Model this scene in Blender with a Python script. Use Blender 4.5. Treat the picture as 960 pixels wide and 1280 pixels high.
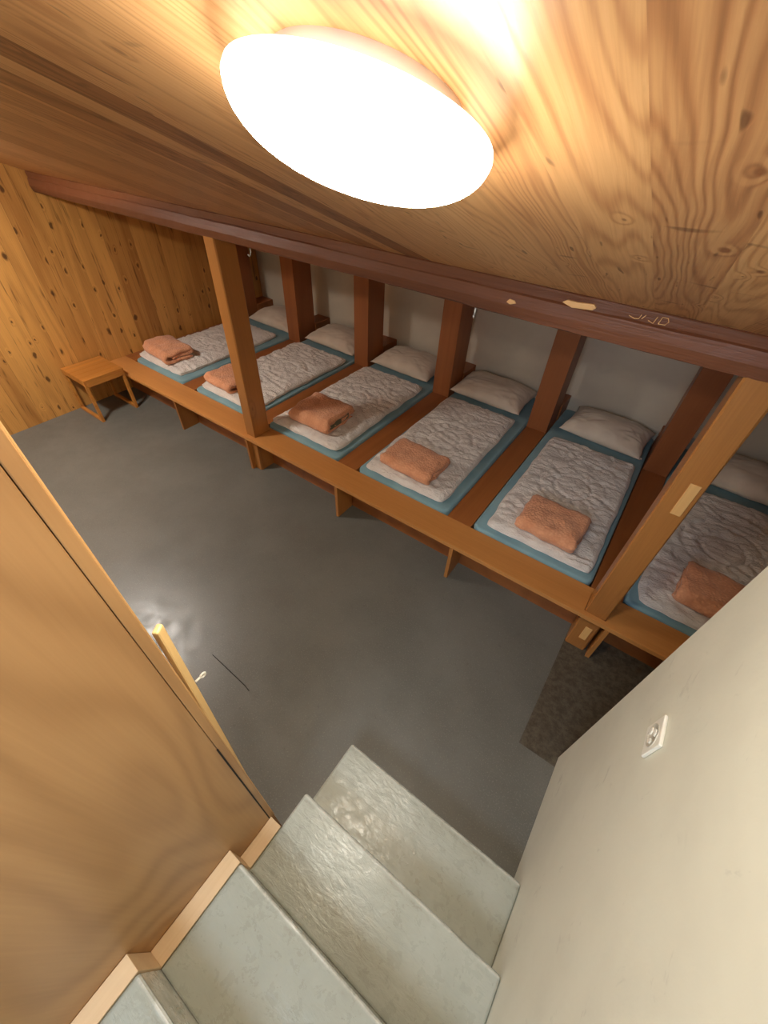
import bpy, bmesh, math, random
from mathutils import Vector, Matrix, noise
scene = bpy.context.scene
COL = scene.collection
for o in list(bpy.data.objects): bpy.data.objects.remove(o)

# ------------------------------------------------------------------ camera
R = [[0.8118955476702305, 0.5825217368845214, 0.03865288773554661],
     [0.4295453815116286, -0.5512202251574049, -0.7152950640116631],
     [-0.39536866959242706, 0.5973480471504533, -0.6977527682999574]]
CAMP = (4.0305, -1.5343, 2.0744)
cam = bpy.data.objects.new('camera', bpy.data.cameras.new('camera'))
COL.objects.link(cam)
cam.data.sensor_fit = 'HORIZONTAL'; cam.data.sensor_width = 36
cam.data.lens = 519.34/960*36
cam.data.clip_start = .01
m = Matrix(((R[0][0], -R[1][0], -R[2][0], CAMP[0]),
            (R[0][1], -R[1][1], -R[2][1], CAMP[1]),
            (R[0][2], -R[1][2], -R[2][2], CAMP[2]), (0, 0, 0, 1)))
cam.matrix_world = m
scene.camera = cam
# ------------------------------------------------------------------ light + exposure
scene.view_settings.view_transform = 'Standard'
scene.view_settings.look = 'None'
scene.view_settings.gamma = 1
scene.view_settings.use_curve_mapping = False
scene.view_settings.exposure = 1.0
LAMP_STRENGTH = 34.0
LAMP2_STRENGTH = 125.0
w = bpy.data.worlds.new('world'); scene.world = w; w.use_nodes = True
w.node_tree.nodes['Background'].inputs[0].default_value = (.6, .75, 1, 1)
w.node_tree.nodes['Background'].inputs[1].default_value = .15
def area(name, loc, target, size, power, color):
    l = bpy.data.lights.new(name, 'AREA'); l.shape = 'RECTANGLE'; l.size = size[0]; l.size_y = size[1]
    l.energy = power; l.color = color
    o = bpy.data.objects.new(name, l); COL.objects.link(o); o.location = loc
    o.rotation_euler = (Vector(target)-Vector(loc)).to_track_quat('-Z', 'Y').to_euler()
    return o
area('stairwell_daylight', (4.0, -2.85, 2.15), (3.9, -.9, .6), (.9, .7), 14, (.62, .78, 1))

# ------------------------------------------------------------------ dimensions
H = .3027            # platform top
XW = -.13            # left wall
YB = 1.935           # back wall
XR = 4.4048          # stair wall face
XE = 5.36            # far right wall
YF = -3.05           # wall behind the stairs
PITCH = .87; DIV = .1587
RISE = .158; GO = .2563; YS = -1.106; XL = 3.6485
SL = math.radians(21.0)
def cz(y): return 1.665 - math.tan(SL)*(y-.03)
def divx(k): return .03+k*PITCH-DIV, .03+k*PITCH

# ------------------------------------------------------------------ helpers
def srgb(r, g, b):
    f = lambda c: (c/255/12.92) if c/255 <= .04045 else ((c/255+.055)/1.055)**2.4
    return (f(r), f(g), f(b), 1)
def link(name, bm, mat, parent=None, loc=(0, 0, 0), smooth=False):
    me = bpy.data.meshes.new(name); bmesh.ops.recalc_face_normals(bm, faces=bm.faces[:])
    bm.to_mesh(me); bm.free()
    if mat: me.materials.append(mat)
    if smooth:
        for p in me.polygons: p.use_smooth = True
    o = bpy.data.objects.new(name, me); COL.objects.link(o); o.location = loc
    if parent: o.parent = parent
    return o
def thing(name, label, cat, loc=(0, 0, 0), group=None, rz=0):
    o = bpy.data.objects.new(name, None); COL.objects.link(o); o.location = loc; o.rotation_euler = (0, 0, rz)
    o.empty_display_size = .05
    return tag(o, label, cat, group)
def tag(o, label, cat, group=None):
    o['label'] = label; o['category'] = cat
    if group: o['group'] = group
    return o
def struct(name, bm, mat, label=None):
    o = link(name, bm, mat); o['kind'] = 'structure'
    if label: o['label'] = label
    return o
def box(bm, lo, hi, bev=0, seg=2):
    mx = Matrix.Translation(((lo[0]+hi[0])/2, (lo[1]+hi[1])/2, (lo[2]+hi[2])/2)) @ \
         Matrix.Diagonal((hi[0]-lo[0], hi[1]-lo[1], hi[2]-lo[2], 1))
    r = bmesh.ops.create_cube(bm, size=1, matrix=mx)
    if bev:
        es = {e for v in r['verts'] for e in v.link_edges}
        bmesh.ops.bevel(bm, geom=list(es), offset=bev, segments=seg, profile=.5, affect='EDGES')
    return r['verts']
def B(lo, hi, bev=0, seg=2):
    bm = bmesh.new(); box(bm, lo, hi, bev, seg); return bm
def prism(bm, pts, axis, a, b, bev=0):
    """polygon pts (2-D) extruded along axis from a to b"""
    def P(p, t):
        if axis == 'x': return (t, p[0], p[1])
        if axis == 'y': return (p[0], t, p[1])
        return (p[0], p[1], t)
    va = [bm.verts.new(P(p, a)) for p in pts]; vb = [bm.verts.new(P(p, b)) for p in pts]
    bm.faces.new(va); bm.faces.new(vb[::-1])
    n = len(pts)
    for i in range(n): bm.faces.new((va[i], va[(i+1) % n], vb[(i+1) % n], vb[i]))
    if bev:
        es = {e for v in va+vb for e in v.link_edges}
        bmesh.ops.bevel(bm, geom=list(es), offset=bev, segments=2, profile=.5, affect='EDGES')
def lathe(bm, prof, n=48, cap0=True, cap1=True):
    rings = []
    for r, z in prof:
        rings.append([bm.verts.new((r*math.cos(2*math.pi*i/n), r*math.sin(2*math.pi*i/n), z)) for i in range(n)])
    for a, b in zip(rings, rings[1:]):
        for i in range(n): bm.faces.new((a[i], a[(i+1) % n], b[(i+1) % n], b[i]))
    if cap0: bm.faces.new(rings[0])
    if cap1: bm.faces.new(rings[-1][::-1])
def tube(bm, pts, r, n=8):
    pts = [Vector(p) for p in pts]; rings = []
    for i, p in enumerate(pts):
        d = (pts[min(i+1, len(pts)-1)]-pts[max(i-1, 0)]).normalized()
        u = d.cross(Vector((.31, .2, .93))).normalized(); v = d.cross(u)
        rings.append([bm.verts.new(p+r*(math.cos(2*math.pi*j/n)*u+math.sin(2*math.pi*j/n)*v)) for j in range(n)])
    for a, b in zip(rings, rings[1:]):
        for i in range(n): bm.faces.new((a[i], a[(i+1) % n], b[(i+1) % n], b[i]))
    bm.faces.new(rings[0]); bm.faces.new(rings[-1][::-1])

# ------------------------------------------------------------------ node helpers
class NT:
    def __init__(s, name, rough=.5, spec=.5):
        s.m = bpy.data.materials.new(name); s.m.use_nodes = True; s.t = s.m.node_tree
        s.b = s.t.nodes['Principled BSDF']; s.b.inputs['Roughness'].default_value = rough
        s.b.inputs['Specular IOR Level'].default_value = spec
    def n(s, ty, **k):
        x = s.t.nodes.new(ty)
        for a, v in k.items():
            if a[0] == '_': x.inputs[a[1:].replace('_', ' ')].default_value = v
            else: setattr(x, a, v)
        return x
    def l(s, a, b): s.t.links.new(a, b)
    def set(s, inp, v):
        if isinstance(v, bpy.types.NodeSocket): s.l(v, inp)
        else: inp.default_value = v
    def math(s, op, a, b=0, c=None):
        x = s.n('ShaderNodeMath', operation=op); s.set(x.inputs[0], a); s.set(x.inputs[1], b)
        if c is not None: s.set(x.inputs[2], c)
        return x.outputs[0]
    def coords(s):
        return s.n('ShaderNodeTexCoord').outputs['Object']
    def sep(s, v):
        x = s.n('ShaderNodeSeparateXYZ'); s.l(v, x.inputs[0]); return x.outputs
    def comb(s, a, b, c):
        x = s.n('ShaderNodeCombineXYZ')
        for i, v in enumerate((a, b, c)): s.set(x.inputs[i], v)
        return x.outputs[0]
    def noise(s, vec, scale, detail=3, rough=.5, dist=0):
        x = s.n('ShaderNodeTexNoise'); s.l(vec, x.inputs['Vector']); x.inputs['Scale'].default_value = scale
        x.inputs['Detail'].default_value = detail; x.inputs['Roughness'].default_value = rough
        x.inputs['Distortion'].default_value = dist
        return x.outputs['Fac']
    def ramp(s, fac, stops, interp='LINEAR'):
        x = s.n('ShaderNodeValToRGB'); s.l(fac, x.inputs[0]); e = x.color_ramp; e.interpolation = interp
        while len(e.elements) < len(stops): e.elements.new(1)
        for i, (p, c) in enumerate(stops):
            e.elements[i].position = p; e.elements[i].color = c if len(c) == 4 else (*c, 1)
        return x.outputs[0]
    def mix(s, fac, a, b, mode='MIX'):
        x = s.n('ShaderNodeMix', data_type='RGBA', blend_type=mode)
        s.set(x.inputs[0], fac); s.set(x.inputs[6], a); s.set(x.inputs[7], b); return x.outputs[2]
    def smooth(s, v, lo, hi, a=0., b=1.):
        x = s.n('ShaderNodeMapRange', interpolation_type='SMOOTHSTEP'); s.set(x.inputs[0], v)
        for i, q in enumerate((lo, hi, a, b)): x.inputs[i+1].default_value = q
        return x.outputs[0]
    def bump(s, h, strength=.3, dist=.01):
        x = s.n('ShaderNodeBump'); x.inputs['Strength'].default_value = strength; x.inputs['Distance'].default_value = dist
        s.l(h, x.inputs['Height']); s.l(x.outputs[0], s.b.inputs['Normal'])
    def base(s, c): s.set(s.b.inputs['Base Color'], c)

def wood(name, light, dark, grain='z', plank=None, rough=.4, rings=14, knots=0, contrast=.5, var=.25,
         knotcol=(60, 28, 10), bump=.15, fine=.5, stretch=.12, spec=.5, ringnoise=2.2, knotdens=3.2, knot2d=None, knotr=(.03, .018), streak=0):
    """grain: axis the fibres run along. plank=(axis,width,offset): separate boards with their own tone."""
    t = NT(name, rough, spec); ob = t.coords(); X = t.sep(ob); ax = 'xyz'
    comp = {a: X[i] for i, a in enumerate(ax)}
    others = [a for a in ax if a != grain]
    if plank:
        pa, pw, po = plank
        cell = t.math('FLOOR', t.math('DIVIDE', t.math('ADD', comp[pa], po), pw))
        wn = t.n('ShaderNodeTexWhiteNoise', noise_dimensions='1D'); t.l(cell, wn.inputs['W']); rnd = wn.outputs['Value']
        off = t.math('MULTIPLY', rnd, 37.)
    else: rnd = None; off = 0.
    g = t.math('ADD', comp[grain], off)
    u, v = comp[others[0]], comp[others[1]]
    if rnd is not None: u = t.math('ADD', u, off)
    vec = t.comb(u, v, t.math('MULTIPLY', g, stretch))
    # knots: a voronoi in less stretched space
    kf = None
    field = t.noise(vec, ringnoise, 2, .45, .3)
    if knots:
        kv = t.comb(u, v, t.math('MULTIPLY', g, .42))
        nn = t.n('ShaderNodeTexVoronoi', feature='F1')
        if knot2d: nn.voronoi_dimensions = '2D'; wz = t.noise(ob, 22, 2); kv = t.comb(t.math('ADD', t.math('ADD', comp[knot2d], off), t.math('MULTIPLY', wz, .03)), t.math('MULTIPLY', g, .5), 0.)
        t.l(kv, nn.inputs['Vector']); nn.inputs['Scale'].default_value = knotdens
        nn.inputs['Randomness'].default_value = 1
        d = nn.outputs['Distance']
        sc = t.sep(nn.outputs['Color'])
        on = t.math('LESS_THAN', sc[0], knots)
        bend = t.math('MULTIPLY', t.smooth(d, 0., .22, 1., 0.), on)
        field = t.math('ADD', field, t.math('MULTIPLY', bend, .18))
        rad = t.math('MULTIPLY_ADD', sc[1], *knotr)
        kd = t.math('DIVIDE', d, rad)
        kf = t.math('MULTIPLY', t.smooth(kd, .5, 1.3, 1., 0.), on)
    s = t.math('SINE', t.math('MULTIPLY', field, rings*6.283))
    s = t.math('MULTIPLY_ADD', s, .5, .5)
    s = t.math('POWER', s, 1.6)
    fv = t.comb(u, v, t.math('MULTIPLY', g, .02))
    fg = t.noise(fv, 160, 3, .6)
    broad = t.noise(vec, 1.7, 3, .5)
    if streak:
        sn = t.noise(t.comb(u, v, t.math('MULTIPLY', g, .09)), 48, 2, .5)
        stk = t.smooth(sn, .60, .74, 0, streak)
    f = t.math('ADD', t.math('MULTIPLY', s, contrast*.6), t.math('MULTIPLY', t.smooth(fg, .3, .7), fine*.35))
    f = t.math('ADD', f, t.math('MULTIPLY', t.smooth(broad, .3, .7), .35))
    if rnd is not None: f = t.math('ADD', f, t.math('MULTIPLY', t.math('SUBTRACT', rnd, .5), var*2))
    c = t.ramp(f, [(0, srgb(*light)), (1, srgb(*dark))])
    if streak: c = t.mix(stk, c, srgb(*knotcol))
    if kf is not None: c = t.mix(t.math('MULTIPLY', kf, .85), c, srgb(*knotcol))
    hgt = t.math('MULTIPLY', f, -1)
    if plank:
        fr = t.math('FRACT', t.math('DIVIDE', t.math('ADD', comp[pa], po), pw))
        ed = t.math('MULTIPLY', t.math('ABSOLUTE', t.math('SUBTRACT', fr, .5)), 2.)
        gr = t.smooth(ed, 1-.006/pw*.6, 1.)
        c = t.mix(t.math('MULTIPLY', gr, .55), c, srgb(*[x*.35 for x in dark]))
        hgt = t.math('SUBTRACT', hgt, t.math('MULTIPLY', gr, 2))
    t.base(c); t.bump(hgt, bump, .004)
    return t.m

def fabric(name, col, col2=None, scale=600, bump=.2, weave=True, rough=.9, nscale=9):
    t = NT(name, rough, .2); ob = t.coords()
    col2 = col2 or tuple(c*.85 for c in col)
    n1 = t.noise(ob, nscale, 3); c = t.ramp(t.smooth(n1, .3, .7), [(0, srgb(*col)), (1, srgb(*col2))])
    n2 = t.noise(ob, scale, 2)
    t.base(c); t.b.inputs['Sheen Weight'].default_value = .15
    t.bump(n2, bump, .002); return t.m

# ------------------------------------------------------------------ materials
def ceiling_material():
    """spruce boards running down the roof slope, each board with its own tone"""
    t = NT('ceiling_boards', .42, .5); ob = t.coords(); x, y, z = t.sep(ob)
    edges = [(-.2, .45), (.9, .62), (1.19, .5), (1.62, .7), (1.92, .48), (2.27, .62), (2.45, .42), (2.6, .66), (2.766, .40), (2.80, .84), (2.935, .36),
             (3.02, .95), (3.14, .38), (3.26, .30), (3.455, .2), (3.605, .30), (3.70, .44), (3.812, .36), (3.925, .56),
             (4.037, .34), (4.16, .5), (4.3, .4), (4.5, .5), (4.8, .35)]
    lo, hi = -.3, 5.5
    fac = t.math('DIVIDE', t.math('SUBTRACT', x, lo), hi-lo)
    tone = t.ramp(fac, [((e-lo)/(hi-lo), (v, v, v, 1)) for e, v in edges], 'CONSTANT')
    tn = t.sep(tone)[0]
    off = t.math('MULTIPLY', tn, 31.7)
    u = t.math('ADD', x, off); g = t.math('ADD', y, off)
    warp = t.noise(t.comb(u, t.math('MULTIPLY', g, .8), 0.), 3.5, 2)
    u = t.math('ADD', u, t.math('MULTIPLY', t.math('SUBTRACT', warp, .5), .035))
    kv = t.comb(u, t.math('MULTIPLY', g, .6), 0.)
    vo = t.n('ShaderNodeTexVoronoi', feature='F1', voronoi_dimensions='2D'); t.l(kv, vo.inputs['Vector']); vo.inputs['Scale'].default_value = 8.5
    d = vo.outputs['Distance']; sc = t.sep(vo.outputs['Color'])
    on = t.math('LESS_THAN', sc[0], .5)
    bend = t.math('MULTIPLY', t.smooth(d, 0., .20, 1., 0.), on)
    vec = t.comb(u, t.math('MULTIPLY', g, .11), 0.)
    fld = t.noise(t.comb(t.math('MULTIPLY', u, 1.), t.math('MULTIPLY', g, .07), 0.), 7, 1, .4)
    fld = t.math('ADD', fld, t.math('MULTIPLY', bend, .035))
    s = t.math('MULTIPLY_ADD', t.math('SINE', t.math('MULTIPLY', fld, 34*6.283)), .5, .5)
    s = t.math('POWER', s, 2.5)
    fg = t.noise(t.comb(u, t.math('MULTIPLY', g, .03), 0.), 150, 3, .6)
    # short dark resin dashes lying along the grain
    dash = t.noise(t.comb(u, t.math('MULTIPLY', g, .20), 0.), 55, 1, .5)
    dm = t.smooth(dash, .69, .77)
    dash2 = t.smooth(t.noise(t.comb(t.math('MULTIPLY', u, .35), g, 3.), 22, 1, .5), .69, .77)
    f = t.math('ADD', t.math('MULTIPLY', s, .22), t.math('MULTIPLY', t.smooth(fg, .3, .7), .16))
    f = t.math('ADD', f, t.math('MULTIPLY', tn, .75))
    c = t.ramp(f, [(0, srgb(228, 186, 136)), (.35, srgb(208, 160, 108)), (.65, srgb(176, 124, 80)), (1, srgb(118, 76, 48))])
    c = t.mix(t.math('MULTIPLY', dm, .6), c, srgb(62, 30, 14))
    c = t.mix(t.math('MULTIPLY', dash2, .45), c, srgb(70, 36, 16))
    rad = t.math('MULTIPLY_ADD', sc[1], .05, .02)
    kd = t.math('DIVIDE', d, rad)
    kf = t.math('MULTIPLY', t.smooth(kd, .4, 1.3, 1., 0.), on)
    c = t.mix(t.math('MULTIPLY', kf, .6), c, srgb(110, 58, 26))
    t.base(c)
    t.bump(t.math('ADD', t.math('MULTIPLY', f, -1), t.math('MULTIPLY', dm, -1)), .18, .003)
    return t.m
M = {}
M['ceiling'] = ceiling_material()
M['wall_wood'] = wood('pine_wall_boards', (216, 158, 84), (142, 86, 34), 'z', ('y', .118, 3.03), .45, rings=9, knots=.5,
                      contrast=.42, var=.2, stretch=.09, knotdens=9.5, knotcol=(66, 30, 10), ringnoise=3.4, knot2d='y', knotr=(.12, .03), streak=.6)
M['orange_wood'] = wood('varnished_spruce_x', (214, 150, 84), (170, 110, 54), 'x', None, .38, rings=7, contrast=.35, stretch=.07, bump=.08)
M['divider_wood'] = wood('varnished_spruce_y', (170, 104, 54), (124, 70, 34), 'y', None, .4, rings=7, contrast=.35, stretch=.07, bump=.08)
M['upright_wood'] = wood('varnished_spruce_z', (166, 100, 56), (120, 68, 36), 'z', None, .42, rings=7, contrast=.3, stretch=.07, bump=.08)
M['post_wood'] = wood('varnished_post', (190, 128, 66), (138, 86, 40), 'z', None, .36, rings=8, contrast=.4, stretch=.06, bump=.1, knots=.3, knotdens=5)
M['beam_wood'] = wood('red_brown_beam', (134, 80, 50), (78, 42, 26), 'x', None, .5, rings=9, contrast=.9, stretch=.1, bump=.9, knots=.35, knotdens=3)
M['ply'] = wood('beech_plywood', (188, 142, 90), (142, 98, 54), 'z', None, .42, rings=26, contrast=.5, stretch=.3, bump=.02, fine=.35, ringnoise=1.6)
M['ply_edge'] = wood('pale_edge', (224, 180, 120), (200, 146, 84), 'z', None, .4, rings=7, contrast=.3, stretch=.1, bump=.05)
M['skirt_wood'] = wood('raw_pink_beech', (222, 192, 150), (198, 160, 116), 'y', None, .55, rings=10, contrast=.3, stretch=.1, bump=.05)
M['stool_wood'] = wood('stool_spruce', (206, 138, 62), (150, 90, 36), 'y', None, .42, rings=14, contrast=.5, stretch=.08)
M['pale_batten'] = wood('pale_batten', (246, 212, 150), (230, 188, 120), 'z', None, .4, rings=7, contrast=.3, stretch=.1, bump=.05)
M['bare_wood'] = wood('bare_wood', (236, 188, 120), (206, 150, 84), 'z', None, .6, rings=10, contrast=.3)
M['bare_wood_x'] = wood('bare_wood_x', (236, 188, 130), (206, 150, 90), 'x', None, .6, rings=10, contrast=.3)

def plaster(name, col, stains=.0, rough=.75):
    t = NT(name, rough, .3); ob = t.coords()
    n1 = t.noise(ob, 2.2, 4, .6); n2 = t.noise(ob, 60, 3)
    c = t.mix(t.smooth(n1, .35, .75, 0, .8), srgb(*col), srgb(*[x*.93 for x in col]))
    if stains:
        n3 = t.noise(ob, 9, 4, .7, .8); st = t.smooth(n3, .62, .72, 0, stains)
        c = t.mix(st, c, srgb(*[x*.78 for x in col]))
    t.base(c); t.bump(t.math('ADD', n2, t.math('MULTIPLY', n1, 3)), .12, .004); return t.m
M['white_wall'] = plaster('white_plaster', (222, 222, 206), .35, .5)
M['back_plaster'] = plaster('back_plaster', (212, 198, 178), .1)

def floor_material():
    t = NT('grey_linoleum', .36, .5); ob = t.coords(); x, y, z = t.sep(ob)
    n1 = t.noise(ob, 2.5, 4, .6); sp = t.noise(ob, 170, 2, .7); st = t.noise(ob, 40, 4, .75)
    c = t.ramp(t.smooth(n1, .3, .7), [(0, srgb(108, 107, 100)), (1, srgb(98, 97, 90))])
    c = t.mix(t.smooth(sp, .55, .72, 0, .45), c, srgb(150, 148, 136))
    c = t.mix(t.smooth(st, .58, .75, 0, .35), c, srgb(70, 62, 56))
    # a repaired strip of another lino beside the stair wall
    mk = t.math('MULTIPLY', t.math('GREATER_THAN', x, 4.235), t.math('MULTIPLY', t.math('GREATER_THAN', y, -.612), t.math('LESS_THAN', y, .2)))
    pn = t.noise(ob, 30, 4, .8)
    pc = t.ramp(t.smooth(pn, .35, .65), [(0, srgb(96, 88, 74)), (1, srgb(70, 63, 53))])
    c = t.mix(mk, c, pc)
    t.base(c)
    rn = t.smooth(t.noise(ob, 12, 4, .7), .3, .7, .30, .46); t.l(rn, t.b.inputs['Roughness'])
    t.bump(t.noise(ob, 55, 3, .6), .08, .003); return t.m
M['floor'] = floor_material()

def stair_material():
    t = NT('painted_concrete', .3, .5); ob = t.coords()
    n1 = t.noise(ob, 4, 5, .65); n2 = t.noise(ob, 26, 5, .7, .4); n3 = t.noise(ob, 90, 3, .6)
    c = t.ramp(t.smooth(n1, .3, .7), [(0, srgb(170, 173, 161)), (1, srgb(158, 160, 146))])
    c = t.mix(t.smooth(n2, .66, .76, 0, .5), c, srgb(118, 112, 94))
    c = t.mix(t.smooth(n3, .70, .76, 0, .5), c, srgb(120, 118, 104))
    x, y, z = t.sep(ob)
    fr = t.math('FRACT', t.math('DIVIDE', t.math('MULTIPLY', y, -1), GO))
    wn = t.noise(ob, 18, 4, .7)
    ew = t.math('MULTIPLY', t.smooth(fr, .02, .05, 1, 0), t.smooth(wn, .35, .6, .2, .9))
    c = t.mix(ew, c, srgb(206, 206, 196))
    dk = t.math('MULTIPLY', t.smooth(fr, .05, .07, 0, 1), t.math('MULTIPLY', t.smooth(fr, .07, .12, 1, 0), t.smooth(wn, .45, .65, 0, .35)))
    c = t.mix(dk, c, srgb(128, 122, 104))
    t.base(c); t.l(t.smooth(n2, .3, .7, .22, .42), t.b.inputs['Roughness'])
    x, y, z = t.sep(ob)
    streak = t.noise(t.comb(t.math('MULTIPLY', x, .35), y, z), 45, 4, .6, .5)
    t.bump(t.math('ADD', t.math('MULTIPLY', t.noise(ob, 14, 4, .6), .8), t.math('MULTIPLY', streak, .7)), .32, .008); return t.m
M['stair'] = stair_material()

def simple(name, col, rough=.5, metal=0, spec=.5):
    t = NT(name, rough, spec); n = t.noise(t.coords(), 30, 2)
    t.base(t.mix(t.smooth(n, .3, .7, 0, .12), srgb(*col), srgb(*[c*.85 for c in col])))
    t.b.inputs['Metallic'].default_value = metal; return t.m
M['white_plastic'] = simple('white_plastic', (240, 238, 226), .3)
M['dark'] = simple('dark_gap', (24, 16, 12), .8)
M['metal'] = simple('steel', (200, 200, 195), .25, 1)
M['enamel'] = simple('white_enamel', (236, 234, 226), .35)
M['socket_grey'] = simple('socket_recess', (196, 192, 178), .4)
M['blue'] = fabric('blue_fitted_sheet', (136, 170, 178), (122, 156, 166), 500, .15, nscale=5)
M['pillowcase'] = fabric('cream_pillowcase', (222, 208, 190), (210, 194, 176), 500, .15, nscale=6)
M['liner'] = fabric('grey_green_lining', (112, 112, 90), (90, 90, 72))
def duvet_material():
    t = NT('quilted_cotton', .85, .25); ob = t.coords(); x, y, z = t.sep(ob)
    n1 = t.noise(ob, 10, 4, .6)
    c = t.ramp(t.smooth(n1, .3, .7), [(0, srgb(238, 232, 224)), (1, srgb(226, 218, 210))])
    t.base(c); t.b.inputs['Sheen Weight'].default_value = .2
    wr = t.noise(t.comb(x, t.math('MULTIPLY', y, 2.2), z), 24, 4, .6, 1.6)
    t.bump(t.math('ADD', wr, t.math('MULTIPLY', t.noise(ob, 70, 3), .35)), .75, .014); return t.m
M['duvet'] = duvet_material()
def blanket_material():
    t = NT('salmon_terry', .95, .2); ob = t.coords()
    vo = t.n('ShaderNodeTexVoronoi', feature='F1'); t.l(ob, vo.inputs['Vector']); vo.inputs['Scale'].default_value = 75
    n1 = t.noise(ob, 14, 3)
    c = t.ramp(t.smooth(n1, .3, .7), [(0, srgb(234, 172, 132)), (1, srgb(220, 156, 116))])
    c = t.mix(t.smooth(vo.outputs['Distance'], .2, .6, 0, .25), c, srgb(198, 126, 92))
    t.base(c); t.b.inputs['Sheen Weight'].default_value = .25
    t.bump(t.math('ADD', vo.outputs['Distance'], t.math('MULTIPLY', n1, 2)), .6, .006); return t.m
M['blanket'] = blanket_material()

def lamp_material(name, strength, col=(1, .92, .77, 1)):
    t = NT(name, .3); t.base(srgb(245, 240, 230))
    t.b.inputs['Emission Color'].default_value = col
    t.b.inputs['Emission Strength'].default_value = strength
    return t.m

# ------------------------------------------------------------------ room shell
struct('floor', B((XW-.1, YF-.1, -.1), (XE+.1, YB+.1, 0)), M['floor'])
struct('wall_left', B((XW-.1, YF-.1, 0), (XW, YB+.1, 3.1)), M['wall_wood'])
struct('wall_back', B((XW, YB, 0), (XE+.1, YB+.1, 1.6)), M['back_plaster'])
struct('wall_right', B((XE, YF, 0), (XE+.1, YB, 3.1)), M['back_plaster'])
struct('wall_front', B((XW, YF-.1, 0), (XE+.1, YF, 3.1)), M['white_wall'])
bm = bmesh.new()
prism(bm, [(YF-.1, cz(YF-.1)), (YB+.1, cz(YB+.1)), (YB+.1, cz(YB+.1)+.1), (YF-.1, cz(YF-.1)+.1)], 'x', XW-.1, XE+.1)
struct('ceiling', bm, M['ceiling'])
# white stair wall, free end towards the bunks
bm = bmesh.new()
ye = -.5643
prism(bm, [(YF, 0), (ye, 0), (ye, cz(ye)), (YF, cz(YF))], 'x', XR, XR+.13)
struct('wall_stairs', bm, M['white_wall'])

# ------------------------------------------------------------------ ceiling beam
bt = thing('ceiling_beam', 'long red-brown wooden beam carved with scratches under the sloping ceiling', 'beam', (XW, .03, 1.545))
def beam_mesh():
    bm = bmesh.new(); L = XE-XW; n = 110; rings = []
    for i in range(n+1):
        x = L*i/n; W = XW+x
        q = lambda s, a: a*1.5*(noise.noise(Vector((W*1.6, s*7.1, 0)))*.6+noise.noise(Vector((W*9, s*3.3, 4)))*.4)
        zt = cz(.03)-1.545+.01
        prof = [(0+q(1, .006), .004+q(2, .007)), (-.008+q(3, .006), .04), (-.002+q(4, .006), .078+q(5, .004)), (.005+q(5, .004), .083+q(5, .004)),
                (.002+q(6, .006), zt-.015), (.02, zt), (.16, zt), (.16, .0), (.01, -.002+q(7, .004))]
        rings.append([bm.verts.new((x, a, b)) for a, b in prof])
    k = len(rings[0])
    for a, b in zip(rings, rings[1:]):
        for j in range(k): bm.faces.new((a[j], a[(j+1) % k], b[(j+1) % k], b[j]))
    bm.faces.new(rings[0]); bm.faces.new(rings[-1][::-1]); return bm
link('beam_body', beam_mesh(), M['beam_wood'], bt)
def chip(pts, mat, name='worn_patch', d=.004, y0=-.004):
    bm = bmesh.new(); prism(bm, [(x-XW, z-1.545) for x, z in pts], 'y', y0-d, y0+.02, .0015)
    o = link(name, bm, mat, bt); o['label'] = 'bare pale chip in the beam'; return o
chip([(3.665, 1.632), (3.70, 1.622), (3.765, 1.628), (3.775, 1.637), (3.765, 1.646), (3.71, 1.641), (3.68, 1.642)], M['bare_wood_x'])
chip([(3.475, 1.592), (3.49, 1.586), (3.512, 1.594), (3.505, 1.602), (3.485, 1.604)], M['bare_wood_x'])
# carved strokes reading J I J D
def stroke(pts):
    bm = bmesh.new(); tube(bm, [(x-XW, -.006, z-1.545) for x, z in pts], .0011, 6)
    return bm
strokes = [[(3.875, 1.639), (3.893, 1.634), (3.905, 1.636), (3.909, 1.648)], [(3.913, 1.637), (3.921, 1.650)],
           [(3.932, 1.637), (3.948, 1.632), (3.953, 1.652)],
           [(3.962, 1.634), (3.966, 1.654), (3.982, 1.654), (3.987, 1.645), (3.981, 1.635), (3.962, 1.634)]]
bm = bmesh.new()
for s in strokes: tube(bm, [(x-XW, -.008, z-1.545) for x, z in s], .0012, 6)
link('carved_letters', bm, M['bare_wood_x'], bt)['label'] = 'letters scratched in the beam'
# ------------------------------------------------------------------ posts
def post(label, x0, x1, y0, y1, top, patches):
    cx, cy = (x0+x1)/2, (y0+y1)/2
    t = thing('support_post', label, 'post', (cx, cy, 0), 'wooden posts carrying the beam')
    bm = bmesh.new(); n = 26; hx, hy, c = (x1-x0)/2, (y1-y0)/2, .006; rings = []
    for i in range(n+1):
        z = top*i/n
        q = lambda s: .0025*noise.noise(Vector((cx*3+s, z*3, s*2.)))
        pr = [(-hx+c, -hy), (hx-c, -hy), (hx, -hy+c), (hx, hy-c), (hx-c, hy), (-hx+c, hy), (-hx, hy-c), (-hx, -hy+c)]
        rings.append([bm.verts.new((a+q(j), b+q(j+9), z)) for j, (a, b) in enumerate(pr)])
    for a, b in zip(rings, rings[1:]):
        for j in range(8): bm.faces.new((a[j], a[(j+1) % 8], b[(j+1) % 8], b[j]))
    bm.faces.new(rings[0]); bm.faces.new(rings[-1][::-1])
    link('post_body', bm, M['post_wood'], t)
    for (px, pz0, pz1, pw, tilt) in patches:
        bm = bmesh.new(); box(bm, (-pw/2, -.004, -(pz1-pz0)/2), (pw/2, .01, (pz1-pz0)/2), .002)
        o = link('wood_patch', bm, M['bare_wood'], t, (px-cx, y0-cy, (pz0+pz1)/2)); o.rotation_euler = (0, tilt, 0)
        o['label'] = 'pale repair block let into the post'
    return t
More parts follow.
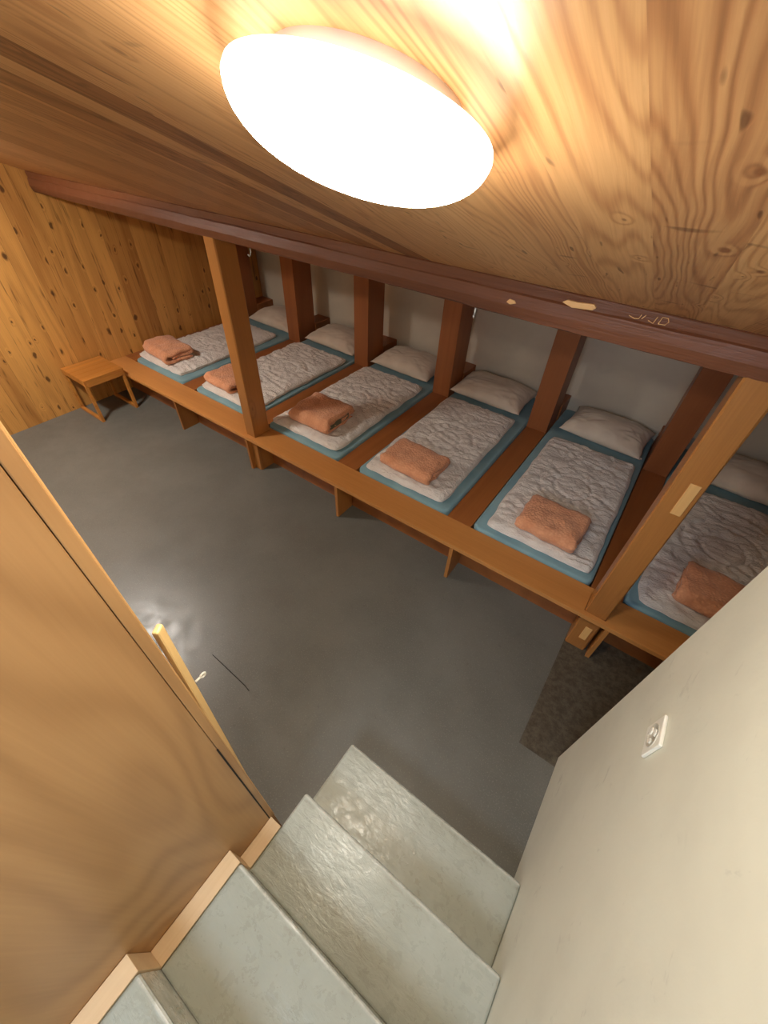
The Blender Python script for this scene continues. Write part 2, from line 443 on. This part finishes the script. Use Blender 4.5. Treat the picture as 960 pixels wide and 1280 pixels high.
post('square wooden post between the second and third bunks from the wood wall', 1.735, 1.828, .035, .175, 1.548, [])
post('square wooden post beside the stair wall, with a pale repair patch', 4.237, 4.340, .03, .155, 1.548,
     [(4.305, 1.02, 1.165, .036, 0), (4.300, .09, .195, .034, 0)])

# ------------------------------------------------------------------ bunk platform
pt = thing('sleeping_platform', 'long low orange wooden sleeping platform divided into six mattress bays', 'sleeping platform', (0, 0, 0))
XPE = XE-.002
W0 = .194
def P_(name, bm, mat, label=None):
    o = link(name, bm, mat, pt)
    if label: o['label'] = label
    return o
# front board as one long board with notches for the posts (built as an outline)
def board_outline():
    n = [(1.735, 1.828, .035, .175), (4.237, 4.340, .03, .155)]
    return n
bm = bmesh.new()
xs = [XW+.002, 1.733, 1.830, 4.235, 4.342, XPE]
th = .028
for a, b in ((0, 1), (2, 3), (4, 5)): box(bm, (xs[a], 0, H-th), (xs[b], W0, H), .002)
for a, b, y0, y1 in ((xs[1], xs[2], .033, .177), (xs[3], xs[4], .028, .157)):
    box(bm, (a-.002, 0, H-th), (b+.002, y0, H), .001); box(bm, (a-.002, y1, H-th), (b+.002, W0, H), .001)
P_('front_board', bm, M['orange_wood'])
P_('kick_panel', B((XW+.002, .158, 0), (XPE, .178, H-th-.001)), M['divider_wood'])
for k in range(7):
    x0, x1 = divx(k)
    x0 = max(x0, XW+.002)
    x1 = min(x1, XPE)
    P_('divider', B((x0, W0+.001, .16), (x1, 1.93, H), .002), M['divider_wood'])
    if k < 6 or True:
        bm = bmesh.new(); y0, y1 = 1.468, 1.705
        prism(bm, [(y0, H+.0005), (y1, H+.0005), (y1, cz(y1)-.002), (y0, cz(y0)-.002)], 'x', x0+.001, x1-.001, .002)
        P_('upright', bm, M['upright_wood'])
        P_('head_box', B((x0+.001, 1.706, H+.0005), (x1+.012 if k < 6 else x1, 1.93, H+.135), .003), M['upright_wood'])
for k in range(6):
    P_('slat_base', B((divx(k)[1]+.001, W0-.01, .15), (divx(k+1)[0]-.001, 1.93, .172)), M['divider_wood'])
for k in range(1, 6):
    x = .012+k*PITCH
    if k == 5: x = 4.366
    bm = bmesh.new()
    prism(bm, [(.004, 0), (.157, 0), (.157, H-th-.001), (.001, H-th-.001)], 'x', x-.011, x+.011, .0015)
    P_('leg', bm, M['post_wood'])

# ------------------------------------------------------------------ bedding
ORD = ['against the wood wall', 'second from the wood wall', 'third from the wood wall', 'fourth from the wood wall',
       'left of the right-hand post', 'half hidden by the white stair wall']
BAY = ['in the bay ' + s for s in ORD]
def bay(k): return divx(k)[1], divx(k+1)[0]
MT = H+.018   # mattress top
def mattress_mesh(w, l, h):
    bm = bmesh.new(); box(bm, (-w/2, -l/2, 0), (w/2, l/2, h))
    ve = [e for e in bm.edges if abs(e.verts[0].co.z-e.verts[1].co.z) > h*.5]
    bmesh.ops.bevel(bm, geom=ve, offset=.045, segments=5, profile=.5, affect='EDGES')
    te = [e for e in bm.edges if abs(e.verts[0].co.z-e.verts[1].co.z) < 1e-5 and len(e.link_faces) == 2 and e.calc_face_angle(0) > 1.2]
    bmesh.ops.bevel(bm, geom=te, offset=.016, segments=3, profile=.5, affect='EDGES')
    return bm
mlabels = ['blue-sheeted mattress in the bay against the wood wall', 'blue-sheeted mattress left of the left-hand post',
           'blue-sheeted mattress just right of the left-hand post, in the third bay',
           'blue-sheeted mattress in the middle bay, fourth from the wood wall',
           'blue-sheeted mattress left of the right-hand post, most sheet showing',
           'shadowed blue-sheeted mattress right of the right-hand post']
for k in range(6):
    a, b = bay(k); y0, y1 = W0+.004, YB-.006
    o = link('mattress', mattress_mesh(b-a-.012, y1-y0, MT-.172), M['blue'], None, ((a+b)/2, (y0+y1)/2, .172), True)
    tag(o, mlabels[k], 'mattress', 'mattresses in the platform bays')

def duvet_mesh(w, l, seed, T=.04):
    rnd = random.Random(seed); bm = bmesh.new(); nx, ny = 64, 116
    so = Vector((seed*13.1, seed*7.7, 0)); hx, hy = w/2, l/2
    cxr, cyr = rnd.uniform(-.03, .03), rnd.uniform(-.02, .06)
    def plan(u, v, inset=0):
        wob = .006*noise.noise(Vector((u*2, v*4, 5))+so)
        x = (hx-inset)*u*(1-.035*abs(v)**14); y = (hy-inset)*v*(1-.02*abs(u)**14)
        x += wob*abs(u)**3*2+.008*noise.noise(Vector((v*2.5, 3, 1))+so)*u*u
        y += .008*noise.noise(Vector((u*3, 8, 1))+so)*v*v
        return x, y
    def height(x, y, u, v):
        r = math.hypot(x-cxr, y-cyr)
        ring = 0
        for rr, dp in ((.115, .011), (.21, .007)):
            if rr < hx+.04: ring -= dp*math.exp(-((r-rr)/.010)**2)
        r2 = math.hypot(x-cxr*.5, y-(cyr+.42)); ring -= .006*math.exp(-((r2-.15)/.010)**2)
        r3 = math.hypot(x+.02, y-(cyr-.40)); ring -= .006*math.exp(-((r3-.15)/.010)**2)
        ang = math.atan2(y-cyr, x-cxr)
        # creases fan out from the stitched circle, more across the bed elsewhere
        q = Vector((x*7, y*15, 0))+so
        q += Vector((noise.noise(q*.4), noise.noise(q*.4+Vector((9, 9, 9))), 0))*1.2
        rid = 1-abs(noise.noise(q))*2.4
        wr = .0075*rid
        q2 = Vector((x*17, y*24, 3))+so; q2 += Vector((noise.noise(q2*.5), noise.noise(q2*.5+Vector((5, 1, 2))), 0))*1.5
        wr += .0050*(1-abs(noise.noise(q2))*2.6)
        rad = .003*math.sin(ang*17+2*noise.noise(Vector((x*5, y*5, 1))+so))*math.exp(-((r-.16)/.06)**2)
        puff = .010*(1-abs(u)**6)*(1-abs(v)**10)
        return T*.78+puff+wr+ring+rad
    top = []
    for j in range(ny+1):
        row = []
        for i in range(nx+1):
            u = -1+2*i/nx; v = -1+2*j/ny
            x, y = plan(u, v, .012)
            e = max(abs(u), abs(v)); fall = max(0, (max(abs(u)-.965, 0)/.035, max(abs(v)-.98, 0)/.02)[0]**2+(max(abs(v)-.98, 0)/.02)**2)
            row.append(bm.verts.new((x, y, height(x, y, u, v)-.006*min(fall, 1.5))))
        top.append(row)
    for j in range(ny):
        for i in range(nx): bm.faces.new((top[j][i], top[j][i+1], top[j+1][i+1], top[j+1][i]))
    per = [(i, 0) for i in range(nx)]+[(nx, j) for j in range(ny)]+[(i, ny) for i in range(nx, 0, -1)]+[(0, j) for j in range(ny, 0, -1)]
    prev = [top[j][i] for i, j in per]
    for inset, zf in ((.002, .62), (.0, .56), (.007, .46), (.012, .42), (.004, .36), (0, .22), (.006, .05), (.014, 0)):
        cur = []
        for (i, j), pv in zip(per, prev):
            u = -1+2*i/nx; v = -1+2*j/ny; x, y = plan(u, v, inset)
            cur.append(bm.verts.new((x, y, T*zf+(.003*noise.noise(Vector((x*18, y*18, zf))+so) if zf else 0))))
        n = len(per)
        for a in range(n): bm.faces.new((prev[a], prev[(a+1) % n], cur[(a+1) % n], cur[a]))
        prev = cur
    bm.faces.new(prev)
    return bm
DUV = [(.012, .662, .245, 1.40, .0), (.925, 1.570, .24, 1.41, .0), (1.785, 2.425, .24, 1.42, .005), (2.675, 3.280, .235, 1.43, .01),
       (3.580, 4.185, .240, 1.41, .0), (4.425, 5.03, .225, 1.40, .0)]
dlabels = ['white quilted duvet on the bunk against the wood wall', 'white quilted duvet partly behind the left-hand post',
           'white quilted duvet on the third bunk, beside the left-hand post',
           'white quilted duvet on the fourth bunk with a circle stitched in its middle',
           'white quilted duvet on the bunk left of the right-hand post',
           'shadowed wrinkled white duvet right of the right-hand post']
for k, (x0, x1, y0, y1, rz) in enumerate(DUV):
    o = link('duvet', duvet_mesh(x1-x0, y1-y0, k+1), M['duvet'], None, ((x0+x1)/2, (y0+y1)/2, MT+.0005), True)
    o.rotation_euler = (0, 0, rz); tag(o, dlabels[k], 'duvet', 'duvets on the bunks')

def pillow_mesh(w, l, T, seed):
    bm = bmesh.new(); nx, ny = 56, 40; so = Vector((seed*3.7, seed*9.1, 2)); vt = {}
    for side in (1, -1):
        for j in range(ny+1):
            for i in range(nx+1):
                u = -1+2*i/nx; v = -1+2*j/ny
                edge = i in (0, nx) or j in (0, ny)
                if edge and side == -1: vt[(side, i, j)] = vt[(1, i, j)]; continue
                px = w/2*u*(1-.07*(1-v*v)*abs(u)**3); py = l/2*v*(1-.09*(1-u*u)*abs(v)**3)
                px += .006*noise.noise(Vector((v*3, 1, 1))+so)*u; py += .010*noise.noise(Vector((u*3, 5, 1))+so)*v
                t = ((1-abs(u)**2.6)*(1-abs(v)**2.4))**.55
                lump = .012*noise.noise(Vector((u*1.8, v*1.8, 0))+so)
                q = Vector((u*3, v*5, 3))+so; q += Vector((1, 1, 0))*noise.noise(q*.6)
                cr = .005*(1-abs(noise.noise(q))*2.5)*(.4+abs(u))
                # creases run in from the corners
                cr -= .010*math.exp(-((abs(u)-abs(v))/.10)**2)*(abs(u)*abs(v))**1.0
                z = T*.62*t+(lump+cr)*min(1, t*1.6) if side == 1 else -T*.38*t
                vt[(side, i, j)] = bm.verts.new((px, py, z+T*.38))
        for j in range(ny):
            for i in range(nx):
                q = [vt[(side, i, j)], vt[(side, i+1, j)], vt[(side, i+1, j+1)], vt[(side, i, j+1)]]
                bm.faces.new(q if side == 1 else q[::-1])
    return bm
PIL = [(.44, 1.68, .62, .42, -.02), (1.285, 1.68, .64, .42, -.03), (2.11, 1.685, .63, .42, -.02), (2.955, 1.685, .64, .43, -.02),
       (3.895, 1.675, .60, .40, -.07), (4.80, 1.675, .62, .42, -.03)]
plabels = ['cream pillow on the bunk against the wood wall', 'cream pillow on the second bunk, behind the left-hand post',
           'cream pillow on the third bunk from the wood wall', 'plump cream pillow on the fourth bunk, dented across its middle',
           'cream pillow with a small tag, left of the right-hand post', 'shadowed cream pillow right of the right-hand post']
for k, (x, y, ww, ll, rz) in enumerate(PIL):
    o = link('pillow', pillow_mesh(ww, ll, .155, k+1), M['pillowcase'], None, (x, y, MT+.001), True)
    o.rotation_euler = (math.radians(2), 0, rz); tag(o, plabels[k], 'pillow', 'pillows at the wall end')
    if k == 4:
        bm = bmesh.new(); box(bm, (-.012, -.01, -.001), (.016, .01, .001), .0005)
        g = link('care_tag', bm, M['white_plastic'], o, (ww/2-.01, -ll/2+.03, .05)); g['label'] = 'white sewn-in tag'

def blanket_mesh(w, l, T, seed):
    """one thick cloth folded over itself: a ribbon profile in x-z, swept along y"""
    th = T*.30; so = Vector((seed*5.3, seed*2.9, 7)); hx = w/2
    path = []
    zb, zm, zt = th/2, T*.5, T-th/2
    n = 14
    for i in range(n): path.append((hx-.010-(2*hx-.02-.024)*i/(n-1)*1., zb))
    for i in range(1, 8):
        a = math.pi*i/8; path.append((-hx+.034-math.sin(a)*.03, zb+(zt-zb)*(1-math.cos(a))/2))
    for i in range(n): path.append((-hx+.034+(2*hx-.05)*i/(n-1), zt))
    for i in range(1, 6):
        a = math.pi*i/5; path.append((hx-.016+math.sin(a)*.014, zt-(zt-zm)*(1-math.cos(a))/2*1.))
    for i in range(n-3): path.append((hx-.018-(2*hx-.09)*i/(n-4), zm))
    # outline of the ribbon
    P = [Vector(p) for p in path]; L, Rr = [], []
    for i, p in enumerate(P):
        d = (P[min(i+1, len(P)-1)]-P[max(i-1, 0)]).normalized(); nn = Vector((-d.y, d.x))
        tt = th*.47*(1 if 0 < i < len(P)-1 else .4)
        L.append(p+nn*tt); Rr.append(p-nn*tt)
    out = L+Rr[::-1]; m_ = len(out); ny = 26; rings = []; bm = bmesh.new()
    for j in range(ny+1):
        v = -1+2*j/ny; y = l/2*v; e = max(abs(v)-.88, 0)/.12
        ring = []
        for k_, p in enumerate(out):
            x, z = p
            # ends taper softly, whole bundle sags and wobbles
            z2 = T*.5+(z-T*.5)*(1-.30*e*e)
            z2 *= 1-.22*max(0, (abs(x)/hx-.75))
            hh = z/T
            z2 += hh*(.013*noise.noise(Vector((x*11, y*11, 0))+so)+.004*noise.noise(Vector((x*34, y*34, 2))+so))
            x2 = x*(1-.04*e*e)+.011*noise.noise(Vector((y*12, z*30, 4))+so)
            y2 = y+.016*v*noise.noise(Vector((x*14, z*40, 9))+so)
            z2 = max(z2, .0005)
            ring.append(bm.verts.new((y2, x2, z2)))
        rings.append(ring)
    for a, b in zip(rings, rings[1:]):
        for k_ in range(m_): bm.faces.new((a[k_], a[(k_+1) % m_], b[(k_+1) % m_], b[k_]))
    nL = len(L)
    for rg in (rings[0], rings[-1]):
        for i in range(nL-1): bm.faces.new((rg[i], rg[i+1], rg[m_-2-i], rg[m_-1-i]))
    return bm
BLK = [(.305, .395, .40, .26, .11, -.10), (1.14, .40, .34, .27, .08, -.06), (2.11, .455, .36, .31, .115, .04), (2.965, .41, .38, .265, .09, -.03),
       (3.90, .41, .34, .265, .095, -.03), (4.74, .41, .34, .26, .095, -.08)]
blabels = ['folded salmon blanket on the bunk against the wood wall', 'folded salmon blanket just left of the left-hand post',
           'folded salmon blanket with grey-green lining at its end, third bunk',
           'folded salmon blanket on the fourth bunk, lying quite flat',
           'folded salmon blanket with textured weave, left of the right-hand post',
           'shadowed folded salmon blanket right of the right-hand post']
for k, (x, y, ww, ll, T, rz) in enumerate(BLK):
    o = link('folded_blanket', blanket_mesh(ll, ww, T, k+1), M['blanket'], None, (x, y, MT+.045), True)
    o.rotation_euler = (0, 0, rz); tag(o, blabels[k], 'blanket', 'folded salmon blankets on the duvets')
    if k == 2:
        bm = bmesh.new(); box(bm, (-.05, -ll/2+.035, T*.24), (ww/2+.002, ll/2-.05, T*.74), .018, 3)
        g = link('lining', bm, M['liner'], o, (0, 0, 0), True); g['label'] = 'grey-green lining at the open end'

# ------------------------------------------------------------------ stool
st = thing('stool', 'small low square wooden stool with open runner legs beside the wood wall', 'stool', (.0735, -.193, 0))
sx, sy, sh = .187, .168, .382
bm = bmesh.new()
for i in range(5):
    a = -sx+i*(2*sx/5); box(bm, (a+.0006, -sy, sh-.018), (a+2*sx/5-.0006, sy, sh), .0015)
link('seat', bm, M['stool_wood'], st)
for s in (-1, 1):
    xx = s*(sx-.012)
    link('apron', B((xx-.011, -sy+.02, sh-.062), (xx+.011, sy-.02, sh-.0185), .002), M['stool_wood'], st)
    yy = s*(sy-.012)
    link('runner', B((-sx+.004, yy-.012, 0), (sx-.004, yy+.012, .026), .002), M['stool_wood'], st)
    link('top_rail', B((-sx+.004, yy-.011, sh-.048), (sx-.004, yy+.011, sh-.0185), .002), M['stool_wood'], st)
    for q in (-1, 1):
        xa = q*(sx-.018)
        link('leg', B((xa-.014, yy-.0115, .0262), (xa+.014, yy+.0115, sh-.0482), .002), M['stool_wood'], st)

# ------------------------------------------------------------------ stairs
ss = thing('staircase', 'grey-green painted concrete stairs going up beside the white wall', 'stairs', (XL, YS, 0))
for k in range(1, 8):
    y1 = -(k-1)*GO; y0 = y1-GO
    bm = bmesh.new(); nose = 0; tkn = .05; z = k*RISE
    w_ = XR-XL-.001
    pts = [(y0-.0035, 0), (y1-.004, 0), (y1-.004, z-.10), (y1, z-.012), (y1, z), (y0-.0035, z)]
    pts = pts[::-1]
    prism(bm, pts, 'x', 0, w_)
    ed = [e for e in bm.edges if all(v.co.z > z-.001 for v in e.verts)] + [e for e in bm.edges if all(v.co.y > y1-.001 for v in e.verts) and any(v.co.z < z-.01 for v in e.verts)]
    bmesh.ops.bevel(bm, geom=list(set(ed)), offset=.009, segments=3, profile=.5, affect='EDGES')
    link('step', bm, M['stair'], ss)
# ------------------------------------------------------------------ plywood partition on the left of the stairs
pp = thing('plywood_partition', 'orange plywood partition beside the stairs with pale stepped skirting', 'partition', (3.6, -1.465, 0))
XP = 3.6
def Q(name, lo, hi, mat, bev=.001, label=None):
    o = link(name, B((lo[0]-3.6, lo[1]+1.465, lo[2]), (hi[0]-3.6, hi[1]+1.465, hi[2]), bev), mat, pp)
    if label: o['label'] = label
    return o
bm = bmesh.new()
ya, yb = YF+.002+1.465, -1.4905+1.465
prism(bm, [(ya, 0), (yb, 0), (yb, cz(-1.4905)-.003), (ya, cz(YF+.002)-.003)], 'x', -.036, 0, .001)
link('panel', bm, M['ply'], pp)
bm = bmesh.new()
prism(bm, [(-.0245, 0), (-.0085, 0), (-.0085, cz(-1.472)-.003), (-.0245, cz(-1.489)-.003)], 'x', -.038, .0005, .0012)
link('end_strip', bm, M['ply'], pp)
bm = bmesh.new()
prism(bm, [(-.0084, .3), (-.0066, .3), (-.0066, cz(-1.465)-.004), (-.0084, cz(-1.465)-.004)], 'x', -.036, -.0005)
link('edge_band', bm, M['ply_edge'], pp)['label'] = 'pale edge band'
Q('seam', (3.5996, -1.4925, .30), (3.6012, -1.4888, 1.06), M['dark'], 0, 'dark open joint')
for k in range(2, 7):
    z = k*RISE
    y1 = YS-(k-1)*GO+.001 if k > 2 else -1.484
    y0 = YS-k*GO+.001
    Q('skirting_step', (3.6008, y0, 0 if k == 2 else z-.17), (3.6478, y1, z+.002), M['skirt_wood'], .0015)
# slim upright batten with a ring screw behind the partition end
dt = thing('wooden_batten', 'slim pale wooden batten standing behind the partition end, with white ring screw', 'batten', (3.50, -1.467, .0012))
dt.rotation_euler = Matrix.Rotation(math.radians(-1.65), 3, 'X').to_euler()
bm = bmesh.new(); box(bm, (-.013, -.011, 0), (0, .011, 1.388), .004)
bmesh.ops.rotate(bm, verts=bm.verts[:], cent=(0, 0, 0), matrix=Matrix.Rotation(math.radians(32), 3, 'Z'))
for v in bm.verts: v.co.y -= .011
link('batten_body', bm, M['pale_batten'], dt)
bm = bmesh.new(); tube(bm, [(-.006, -.002, 1.155), (-.006, .012, 1.155)], .0026, 10)
kn = link('ring_screw', bm, M['enamel'], dt, (0, 0, 0), True); kn['label'] = 'small white ring screw'
bm = bmesh.new(); n = 20
ringp = [(-.006, .017+.006*math.cos(q), 1.155+.006*math.sin(q)) for q in [2*math.pi*i/n for i in range(n+1)]]
tube(bm, ringp, .0024, 8); link('ring', bm, M['enamel'], kn, (0, 0, 0), True)

# ------------------------------------------------------------------ wall socket
so_ = thing('wall_socket', 'square white three-way wall socket on the white stair wall', 'socket', (XR-.0003, -.8485, 1.005))
Rt = Matrix.Rotation(0, 4, 'X')
bm = bmesh.new(); box(bm, (-.009, -.042, -.045), (0, .042, .045), .003, 3)
link('cover_plate', bm, M['white_plastic'], so_)
bm = bmesh.new(); lathe(bm, [(.031, -.004), (.031, .0015), (.029, .0022), (.0285, .0005)], 40); 
for v in bm.verts: v.co = Vector((-.009-v.co.z, v.co.y, v.co.x))
link('dial', bm, M['socket_grey'], so_, (0, 0, 0), True)
for a in (90, 210, 330):
    c = Vector((0, math.cos(math.radians(a))*.0155, math.sin(math.radians(a))*.0155))
    bm = bmesh.new(); lathe(bm, [(.0105, 0), (.0105, .0022), (.0095, .003)], 6)
    for v in bm.verts: v.co = Vector((-.0098-v.co.z, v.co.y*.75, v.co.x*1.05)); 
    rot = Matrix.Rotation(math.radians(a), 3, 'X')
    for v in bm.verts: v.co = rot @ v.co
    link('outlet_face', bm, M['white_plastic'], so_, c)

# ------------------------------------------------------------------ hooks under the beam
for lab, hx in (('small white hook hanging under the beam just right of the left-hand post', 2.03),
                ('small white hook under the beam above the fourth bunk', 3.33)):
    bm = bmesh.new()
    tube(bm, [(0, 0, 0), (0, 0, -.04), (.003, -.008, -.052), (.006, -.018, -.055), (.008, -.026, -.046)], .0035, 8)
    hk = link('hook', bm, M['enamel'], None, (hx, .10, 1.546), True); tag(hk, lab, 'hook', 'white hooks under the beam')

# thin dark hair-like wire lying on the floor
bm = bmesh.new()
tube(bm, [(2.772, -1.172, .0022), (2.85, -1.1745, .002), (2.95, -1.178, .002), (3.03, -1.181, .002), (3.066, -1.187, .0022)], .0018, 6)
tag(link('wire', bm, M['dark']), 'thin dark piece of wire lying on the grey floor', 'wire')

# ------------------------------------------------------------------ ceiling lamps
def lamp(label, x, y, strength, group, col=(1, .92, .77, 1)):
    t = thing('ceiling_lamp', label, 'lamp', (x, y, cz(y)), group)
    t.rotation_euler = (-SL, 0, 0)
    rb, hb, Rr, dd = .099, .024, .138, .052
    bm = bmesh.new(); lathe(bm, [(rb, 0), (rb, -hb), (rb-.004, -hb-.001)], 64)
    link('base_ring', bm, M['enamel'], t, (0, 0, 0), True)
    bm = bmesh.new()
    bm2 = bmesh.new(); lathe(bm2, [(rb-.004, -hb+.004), (Rr-.012, -hb+.004), (Rr-.001, -hb), (Rr+.0005, -hb-.006), (Rr-.002, -hb-.005), (Rr-.012, -hb+.001), (rb-.01, -hb+.001)], 64, False, False)
    link('dome_rim', bm2, lamp_material('opal_glass_rim', strength*.045, col), t, (0, 0, 0), True)
    prof = [(rb-.02, -hb-.001), (Rr-.006, -hb-.0015)]
    for i in range(15):
        a = math.pi/2*i/14; prof.append((max(.001, Rr*math.cos(a)**.8), -hb-.004-dd*math.sin(a)))
    lathe(bm, prof, 64)
    link('glass_dome', bm, lamp_material('opal_glass_lit', strength, col), t, (0, 0, 0), True)
    return t
lamp('lit round opal glass lamp on the sloping ceiling above the stairs', 3.673, -1.061, LAMP_STRENGTH, 'opal ceiling lamps')
lamp('second lit opal ceiling lamp, nearer the wood wall', .9, -1.06, LAMP2_STRENGTH, 'opal ceiling lamps', (1, .95, .88, 1))
